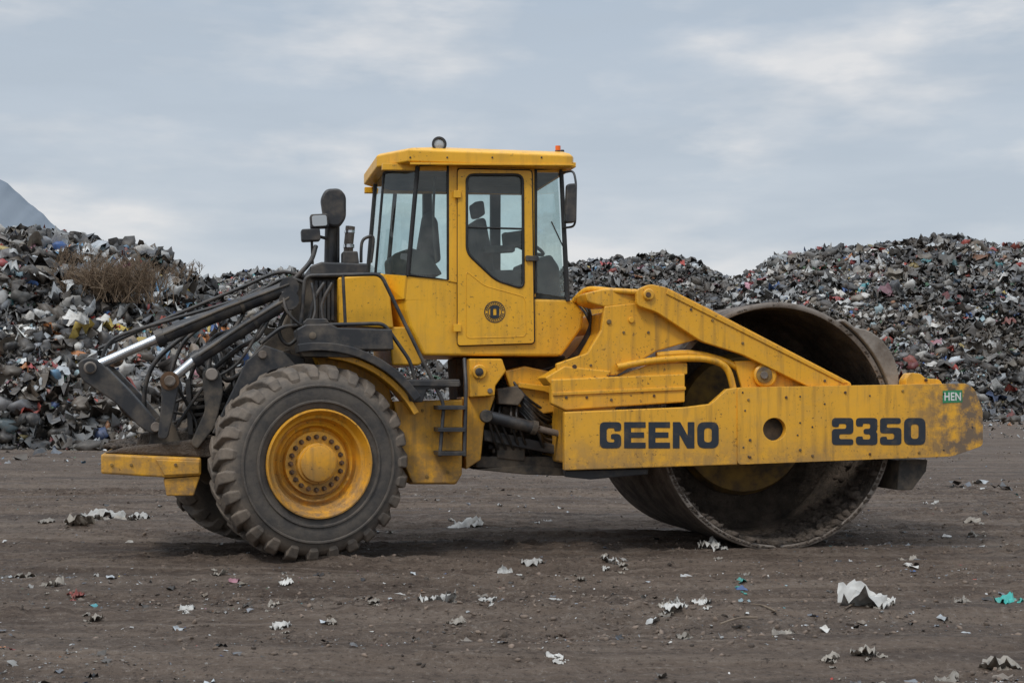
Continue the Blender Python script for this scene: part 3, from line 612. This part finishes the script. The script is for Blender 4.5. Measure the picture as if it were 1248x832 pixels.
keep=fbm(xx*.3+9,yy*1.3+3,3)>rng.uniform(-.08,.18,n); xx=xx[keep];yy=yy[keep]
S=.003+.021*rng.random(len(xx))**5; cc=np.array([.12,.09,.069])*rng.uniform(.35,1.8,(len(xx),1)); rocks("soil_clods",np.stack([xx,yy,gh(xx,yy)+S*.1],1),S,SOIL,None,.55,cc)
# ================================================================ TRASH
m,nt,b=newmat("trash_mixed"); TR=m; at=nd(nt,'ShaderNodeAttribute',attribute_name='Col')
nt.links.new(mix(nt,mth(nt,'MULTIPLY',mrange(nt,noise(nt,9,5),.42,.72),.5),at.outputs['Color'],(.12,.10,.08)),b.inputs['Base Color']); b.inputs['Roughness'].default_value=.5
def palette(n,dark=.26,light=.2,colr=.12):
    c=np.zeros((n,3)); r=rng.random(n)
    base=np.array([[.045,.042,.04],[.07,.058,.048],[.025,.025,.028],[.10,.082,.065]]); midc=np.array([[.22,.19,.16],[.17,.165,.165],[.28,.24,.19],[.14,.15,.17],[.34,.325,.30],[.20,.155,.115],[.25,.26,.28]])
    lt=np.array([[.66,.66,.64],[.54,.57,.59],[.70,.67,.62],[.46,.455,.44]]); co=np.array([[.50,.06,.04],[.06,.14,.36],[.07,.30,.33],[.55,.40,.09],[.5,.19,.06],[.48,.22,.27],[.08,.22,.11],[.16,.34,.52],[.36,.06,.06],[.32,.44,.48],[.42,.10,.07]])
    pick=lambda A,k:A[rng.integers(0,len(A),k)]
    a=r<dark; c[a]=pick(base,a.sum()); l=(r>=dark)&(r<dark+light); c[l]=pick(lt,l.sum()); k=(r>=dark+light)&(r<dark+light+colr); c[k]=pick(co,k.sum()); o_=r>=dark+light+colr; c[o_]=pick(midc,o_.sum())
    return c*rng.uniform(.65,1.15,(n,1))
def sheets(name,P,S,col,tilt=.9,k=3,crump=.35,parent=None,flat=1.,asp=.5,jx=.07,smooth=False):
    n=len(P); g=np.linspace(-.5,.5,k); gx,gy=np.meshgrid(g,g); base=np.stack([gx.ravel(),gy.ravel(),np.zeros(k*k)],1)
    W=np.broadcast_to(base[None],(n,k*k,3)).copy()
    rr=np.sqrt(W[...,0]**2+W[...,1]**2); W[...,:2]*=(1-.45*np.clip(rr-.42,0,1)*rng.uniform(0,3,(n,1)))[...,None]
    for _ in range(3):
        fx,fy=rng.normal(0,5,(n,1)),rng.normal(0,5,(n,1)); ph=rng.uniform(0,6.28,(n,1)); W[...,2]+=np.sin(W[...,0]*fx+W[...,1]*fy+ph)*crump*.28
        W[...,0]+=np.sin(W[...,1]*fy+ph*2)*.07; W[...,1]+=np.sin(W[...,0]*fx+ph*3)*.07
    W+=rng.normal(0,1,W.shape)*np.array([jx,jx,crump*.28])
    W*=np.stack([S,S*rng.uniform(asp,1,n),S],1)[:,None]
    ax=rng.normal(0,1,(n,2)); ang=rng.normal(0,tilt,n); hz=rng.uniform(0,6.28,n)
    ax/=np.linalg.norm(ax,axis=1,keepdims=True); q=np.stack([np.cos(ang/2),ax[:,0]*np.sin(ang/2),ax[:,1]*np.sin(ang/2),0*ang],1)
    c,s=np.cos(hz),np.sin(hz); x=W[...,0]*c[:,None]-W[...,1]*s[:,None]; y=W[...,0]*s[:,None]+W[...,1]*c[:,None]; W=np.stack([x,y,W[...,2]],-1)
    u=q[:,None,1:]; t=2*np.cross(np.broadcast_to(u,W.shape),W); W=W+q[:,None,:1]*t+np.cross(np.broadcast_to(u,W.shape),t)
    W+=np.asarray(P)[:,None]
    i,j=np.meshgrid(np.arange(k-1),np.arange(k-1)); q0=(j*k+i).ravel(); f=np.stack([q0,q0+1,q0+k+1,q0+k],1)
    Fq=(f[None]+np.arange(n)[:,None,None]*k*k).reshape(-1,4); cc=np.repeat(col,k*k,axis=0)*rng.uniform(.85,1.1,(n*k*k,1))
    return mkmesh(name,W.reshape(-1,3),Fq,TR,np.clip(cc,0,.8),parent,smooth)
m,nt,b=newmat("trash_heap_soil"); HS=m
vo=nd(nt,'ShaderNodeTexVoronoi'); vo.inputs['Scale'].default_value=7; tc=nd(nt,'ShaderNodeTexCoord'); nt.links.new(tc.outputs['Object'],vo.inputs['Vector'])
hsv=nd(nt,'ShaderNodeHueSaturation'); hsv.inputs['Saturation'].default_value=.3; hsv.inputs['Value'].default_value=.3; nt.links.new(vo.outputs['Color'],hsv.inputs['Color'])
nt.links.new(mix(nt,mrange(nt,noise(nt,1.2,8,.7),.35,.6),hsv.outputs[0],(.05,.042,.034)),b.inputs['Base Color']); b.inputs['Roughness'].default_value=.9
bump(nt,b,noise(nt,5,8,.75),1.,.2)
def heap(name,prof,y0,yc,step,npc,smin,smax,amp,ns,u0,u1,drop=0,pal=1.,ck=1.):
    pu=np.array([p[0] for p in prof],float); pv=np.array([p[1] for p in prof],float)+drop
    px=(pu-624)/FPX*yc; pz=H+(HZ-pv)/FPX*yc
    D=yc-y0
    def hh(x,y):
        h=np.interp(x,px,pz); yb=y0+fbm(x*.12+y0,x*0+3,3)*D*.5
        s=np.clip((y-yb)/(yc-yb),0,1); f=np.clip(1-(y-yc-2)/(D*1.5),0,1)
        sh=np.where(y<yc,np.sin(s*math.pi/2)**.85*.9+.1*s,f**.8)
        sh=np.where((y<yb),0,sh)
        am=np.clip(sh*1.3,0,1)*np.clip(h/3,0,1)
        return np.maximum(h*sh,0)+(fbm(x*ns+y0,y*ns,4)*amp*2-amp*.15+ (np.abs(fbm(x*ns*3,y*ns*3,3)))*amp*.7)*am-.03
    x=np.arange(px[0],px[-1],step); y=np.arange(y0-D*.35,yc+D*1.6,step); X,Yy=np.meshgrid(x,y); Z=hh(X,Yy)
    V=np.stack([X,Yy,Z],-1).reshape(-1,3); nx=len(x); i,j=np.meshgrid(np.arange(nx-1),np.arange(len(y)-1)); q=(j*nx+i).ravel()
    root=parent_empty(name,(0,0,0),0)
    mkmesh("heap_mound",V,np.stack([q,q+1,q+nx+1,q+nx],1),HS,parent=root,smooth=True)
    xa=(u0-624)/FPX*yc; xb=(u1-624)/FPX*yc
    def lay(nm,n,a,b_,p,col,k=3,cr=.5,kind='s',lift=.08,sub=1,tint=1.,tilt=.5):
        x=rng.uniform(xa,xb,n); y=y0-D*.15+rng.random(n)*(D*1.2+1); z=hh(x,y); kp=(z>-.0)|(rng.random(n)<.12)
        x,y,z=x[kp],y[kp],z[kp]; S=a+(b_-a)*rng.random(len(x))**p
        cc=col(len(x))*pal; pt=np.clip(fbm(x*.35+5,z*.7+y*.2,3)*5+.68,.2,1.15)[:,None]; br=np.clip(fbm(x*.22+50,z*.5+y*.15,2)*4,0,.7)[:,None]*tint
        pt=1+(pt-1)*tint
        cc=cc*pt; cc=cc*(1-br)+ (cc*.5+np.array([.07,.055,.04]))*br
        P=np.stack([x,y,np.maximum(z,0)+S*lift],1)
        if kind=='s': sheets(nm,P,S,cc,tilt,k,cr,root)
        else: rocks(nm,P,S*.5,TR,root,.7,cc,(.6,1.8),sub>1,sub)
    lay("refuse_pieces",npc,smin,smax*.75,2.8,lambda n:palette(n,.32,.15,.08*ck))
    lay("refuse_lumps",int(npc*.5),smin,smax*.6,3.,lambda n:palette(n,.38,.14,.08*ck),3,.5,'r')
    lay("refuse_bags",npc//16,smax*.35,smax*1.3,2.4,lambda n:palette(n,.62,.16,.06*ck),4,.8,'r',.12,2,.9)
    lay("refuse_draped_plastic",npc//12,smin*3,smax*1.9,2.6,lambda n:palette(n,.34,.32,.10*ck),6,.42,'s',.12,1,.75,.4)
    lay("refuse_bright",npc//9,smin*1.2,smax*.75,2.8,lambda n:palette(n,.0,.55,.30*ck),4,.5,'s',.14,1,.5)
    return hh
hl=heap("trash_heap",[(-500,300),(-100,282),(0,276),(60,272),(130,285),(185,298),(215,322),(250,340),(300,410),(345,480)],35,46,.14,40000,.045,.50,.6,.35,-90,350,18,.88,1.15)
heap("trash_heap.001",[(130,480),(200,390),(245,346),(290,330),(340,325),(400,330),(480,360),(570,480)],62,82,.3,15000,.08,.48,.8,.2,150,560,7,.78,.9)
heap("trash_heap.002",[(500,480),(600,380),(690,320),(740,312),(815,310),(860,326),(900,348),(960,400),(1020,480)],85,110,.35,30000,.10,.58,.8,.15,560,1000,8,.78,.9)
heap("trash_heap.003",[(800,480),(850,400),(890,345),(905,333),(950,308),(985,300),(1050,297),(1150,285),(1200,283),(1222,292),(1248,286),(1500,275),(1800,300)],70,96,.3,66000,.09,.60,.9,.18,820,1330,10,.80,1.)
def shrub(name,u,v,hgt,n,seed):
    rr=random.Random(seed)
    for k in range(200):
        y=36+k*.05; x=(u-624)/FPX*y; z=float(hl(np.array([x]),np.array([y]))[0]); vv=HZ-(z-H)/y*FPX
        if vv<=v: break
    bx=Vector((x,y-.4,z+.12)); bm=bmesh.new()
    def tw(p,d,l,r,dep):
        q=p+d*l; s=d.orthogonal().normalized(); t=d.cross(s)
        A=[bm.verts.new(p+(s*math.cos(k*2.094)+t*math.sin(k*2.094))*r) for k in range(3)]; B=[bm.verts.new(q+(s*math.cos(k*2.094)+t*math.sin(k*2.094))*r*.6) for k in range(3)]
        for k in range(3): bm.faces.new((A[k],A[(k+1)%3],B[(k+1)%3],B[k]))
        if dep:
            for _ in range(3): tw(p+d*l*rr.uniform(.4,1),(d+Vector((rr.gauss(0,.45),rr.gauss(0,.45),rr.gauss(.1,.3)))).normalized(),l*rr.uniform(.45,.8),r*.7,dep-1)
    for i in range(n): tw(bx+Vector((rr.gauss(0,hgt*.42),rr.gauss(0,.3),-.1)),Vector((rr.gauss(0,.55),rr.gauss(-.1,.3),1)).normalized(),hgt*rr.uniform(.2,.5),.016,3)
    me=bpy.data.meshes.new(name); bm.to_mesh(me); bm.free(); finish(name,me,simple("dry_twigs",(.22,.155,.10),(.12,.085,.058),.9),parent=None)
shrub("dry_shrub",138,372,1.7,170,1); shrub("dry_shrub.001",215,345,.8,18,2); shrub("dry_shrub.002",92,326,.7,24,5)
# litter on the ground
spots=[(573,638,.34,0),(867,672,.26,0),(650,686,.18,0),(543,735,.22,0),(735,688,.20,0),(830,748,.26,0),(1070,740,.34,0),(228,741,.12,0),(345,760,.16,0),(165,632,.46,0),(120,634,.30,4),(1237,736,.18,2),(684,797,.12,0),(1065,795,.17,4),(1155,819,.14,4),(1225,800,.22,4),(750,823,.09,3),(620,702,.16,0),(272,692,.14,4),(1108,676,.14,4),(1140,615,.18,0),(90,722,.14,1),(60,716,.18,4),(110,750,.12,4),(700,712,.1,4),(905,715,.09,2),(1170,735,.18,4),(590,742,.11,0),(560,757,.11,4),(455,738,.1,4),(760,688,.12,4),(905,700,.12,4),(835,770,.11,4),(955,770,.18,4),(1010,796,.12,4),(330,740,.11,4),(72,640,.30,4),(665,634,.13,0),(1195,648,.16,4),(860,742,.13,0),(810,742,.13,4),(400,752,.1,4),(1185,640,.2,4),(30,700,.14,4),(350,708,.1,0)]
P=[];S=[];Cc=[]
cols=[(.60,.58,.54),(.40,.08,.06),(.05,.40,.35),(.04,.15,.38),(.34,.30,.25)]
for u,v,s,c in spots:
    for k in range(6):
        g=G(u+random.gauss(0,s*38),v+random.uniform(-4,4)); sz=s*(.95,.5,.35,.28,.2,.16)[k]; P.append((g.x,g.y,float(gh(np.array([g.x]),np.array([g.y]))[0])+sz*.08)); S.append(sz); br=random.uniform(.6,1.); Cc.append(tuple(q*br for q in cols[c if k<2 else random.choice((4,4,c))]))
litter=parent_empty("litter",(0,0,0),0)
sheets("plastic_scraps",np.array(P),np.array(S),np.array(Cc),.12,11,.26,litter,1.,.3,.014,True)
def scraps(nm,n,y0,yr,pw,thr,smn,smx,spw,dk,k,br=.7):
    yy=y0+rng.random(n)**pw*yr; xx=rng.uniform(-.42,.42,n)*yy
    kp=fbm(xx*.3+30,yy*1.5,3)>rng.uniform(thr-.06,thr+.22,n); xx=xx[kp];yy=yy[kp]; S=smn+smx*rng.random(len(xx))**spw
    sheets(nm,np.stack([xx,yy,gh(xx,yy)+S*.14],1),S,palette(len(xx),dk,.28,.05)*br,.3,k,.28,litter,1.,.25)
scraps("small_scraps",12000,6.2,30,1.2,.03,.010,.075,5,.25,4,.85)
scraps("tiny_scraps",46000,6.2,26,1.2,.0,.006,.018,2.5,.3,3,.75)
n=12000; yy=18+rng.random(n)*64; xx=rng.uniform(-.42,.42,n)*yy; kp=(fbm(xx*.1+3,yy*.25,3)+ (yy-40)/120)>rng.uniform(-.05,.34,n); xx=xx[kp];yy=yy[kp]; S=.04+.24*rng.random(len(xx))**3.5
sheets("distant_scraps",np.stack([xx,yy,np.maximum(gh(xx,yy),0)+S*.12],1),S,palette(len(xx),.25,.36,.06)*.85,.4,3,.4,litter)
for i,(u,v,du) in enumerate(((878,764,45),(945,748,-30),(1030,745,30))):
    a=G(u,v);c=G(u+du,v-8); tube3("stick_%d"%i,[a+Vector((0,0,.02)),(a+c)/2+Vector((0,.03,.03)),c+Vector((0,0,.02))],.006,simple("stick",(.2,.15,.105),(.08,.06,.045),.9),6,True,litter)
# ================================================================ MOUNTAIN
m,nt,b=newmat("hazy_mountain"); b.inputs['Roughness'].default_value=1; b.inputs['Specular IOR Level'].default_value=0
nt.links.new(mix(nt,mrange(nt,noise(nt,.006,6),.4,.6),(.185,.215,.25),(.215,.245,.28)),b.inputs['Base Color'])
Ym=2600; pr=[(-420,330),(-250,230),(-120,170),(-40,196),(0,218),(22,236),(36,250),(60,270),(85,290),(140,340),(220,400),(330,480)]
px=np.array([(p[0]-624)/FPX*Ym for p in pr]); pz=np.array([(HZ-p[1])/FPX*Ym for p in pr])
x=np.linspace(px[0],px[-1],240); y=np.linspace(Ym-700,Ym+700,61); X,Yy=np.meshgrid(x,y); sh=np.clip(1-np.abs(Yy-Ym)/700,0,1)
Z=np.interp(X,px,pz)*sh*(1+fbm(X*.01,Yy*.01,4)*.25*(1-sh)+fbm(X*.03,Yy*.0+3,3)*.05)
q=(lambda i,j:(j*240+i).ravel())(*np.meshgrid(np.arange(239),np.arange(60)))
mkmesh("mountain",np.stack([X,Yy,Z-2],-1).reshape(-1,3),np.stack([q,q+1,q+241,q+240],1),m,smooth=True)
# ================================================================ WORLD + SUN
SE=math.radians(52); SAZ=math.radians(-150)
w=bpy.data.worlds.new("World"); sc.world=w; w.use_nodes=True; nt=w.node_tree; bg=nt.nodes['Background']; bg.inputs[1].default_value=.1
sky=nd(nt,'ShaderNodeTexSky',sky_type='NISHITA'); sky.sun_disc=False; sky.sun_elevation=SE; sky.sun_rotation=SAZ; sky.dust_density=3
tc=nd(nt,'ShaderNodeTexCoord'); sp=nd(nt,'ShaderNodeSeparateXYZ'); nt.links.new(tc.outputs['Generated'],sp.inputs[0])
def wn(ms,sc_,det,ro=.5,off=0):
    mp=nd(nt,'ShaderNodeMapping'); mp.inputs['Scale'].default_value=ms; mp.inputs['Location'].default_value=(off,off*.7,0); nt.links.new(tc.outputs['Generated'],mp.inputs[0])
    n=nd(nt,'ShaderNodeTexNoise'); n.inputs['Scale'].default_value=sc_; n.inputs['Detail'].default_value=det; n.inputs['Roughness'].default_value=ro; nt.links.new(mp.outputs[0],n.inputs['Vector']); return n.outputs['Fac']
K=10.6
hz=tuple(K*v for v in (.61,.65,.69)); up=tuple(K*v for v in (.44,.515,.605)); br=tuple(K*v for v in (.75,.75,.755)); dk=tuple(K*v for v in (.45,.515,.59))
base=mix(nt,mrange(nt,sp.outputs[2],.0,.28),hz,up)
c1=wn((1.6,1.6,5.5),3.4,5,.5,1.3); c2=wn((1,1,5),5.5,5,.5,.4); c3=wn((1,1,3.2),8.5,5,.55,2.2)
c=mix(nt,mth(nt,'MULTIPLY',mrange(nt,c2,.44,.62),.7),base,dk)
c=mix(nt,mth(nt,'MULTIPLY',mth(nt,'MULTIPLY',mrange(nt,c1,.44,.62),mrange(nt,c3,.38,.62)),.95),c,br)
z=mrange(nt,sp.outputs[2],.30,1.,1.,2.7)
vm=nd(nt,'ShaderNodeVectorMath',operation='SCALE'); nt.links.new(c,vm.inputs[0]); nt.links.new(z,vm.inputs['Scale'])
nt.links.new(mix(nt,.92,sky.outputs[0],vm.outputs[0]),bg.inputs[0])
sd=bpy.data.lights.new("sun",'SUN'); sd.energy=1.5; sd.angle=math.radians(11); sd.color=(1,.96,.9); so=bpy.data.objects.new("sun",sd); sc.collection.objects.link(so)
dirv=Vector((math.sin(SAZ)*math.cos(SE),math.cos(SAZ)*math.cos(SE),math.sin(SE))); so.rotation_euler=dirv.to_track_quat('Z','Y').to_euler()
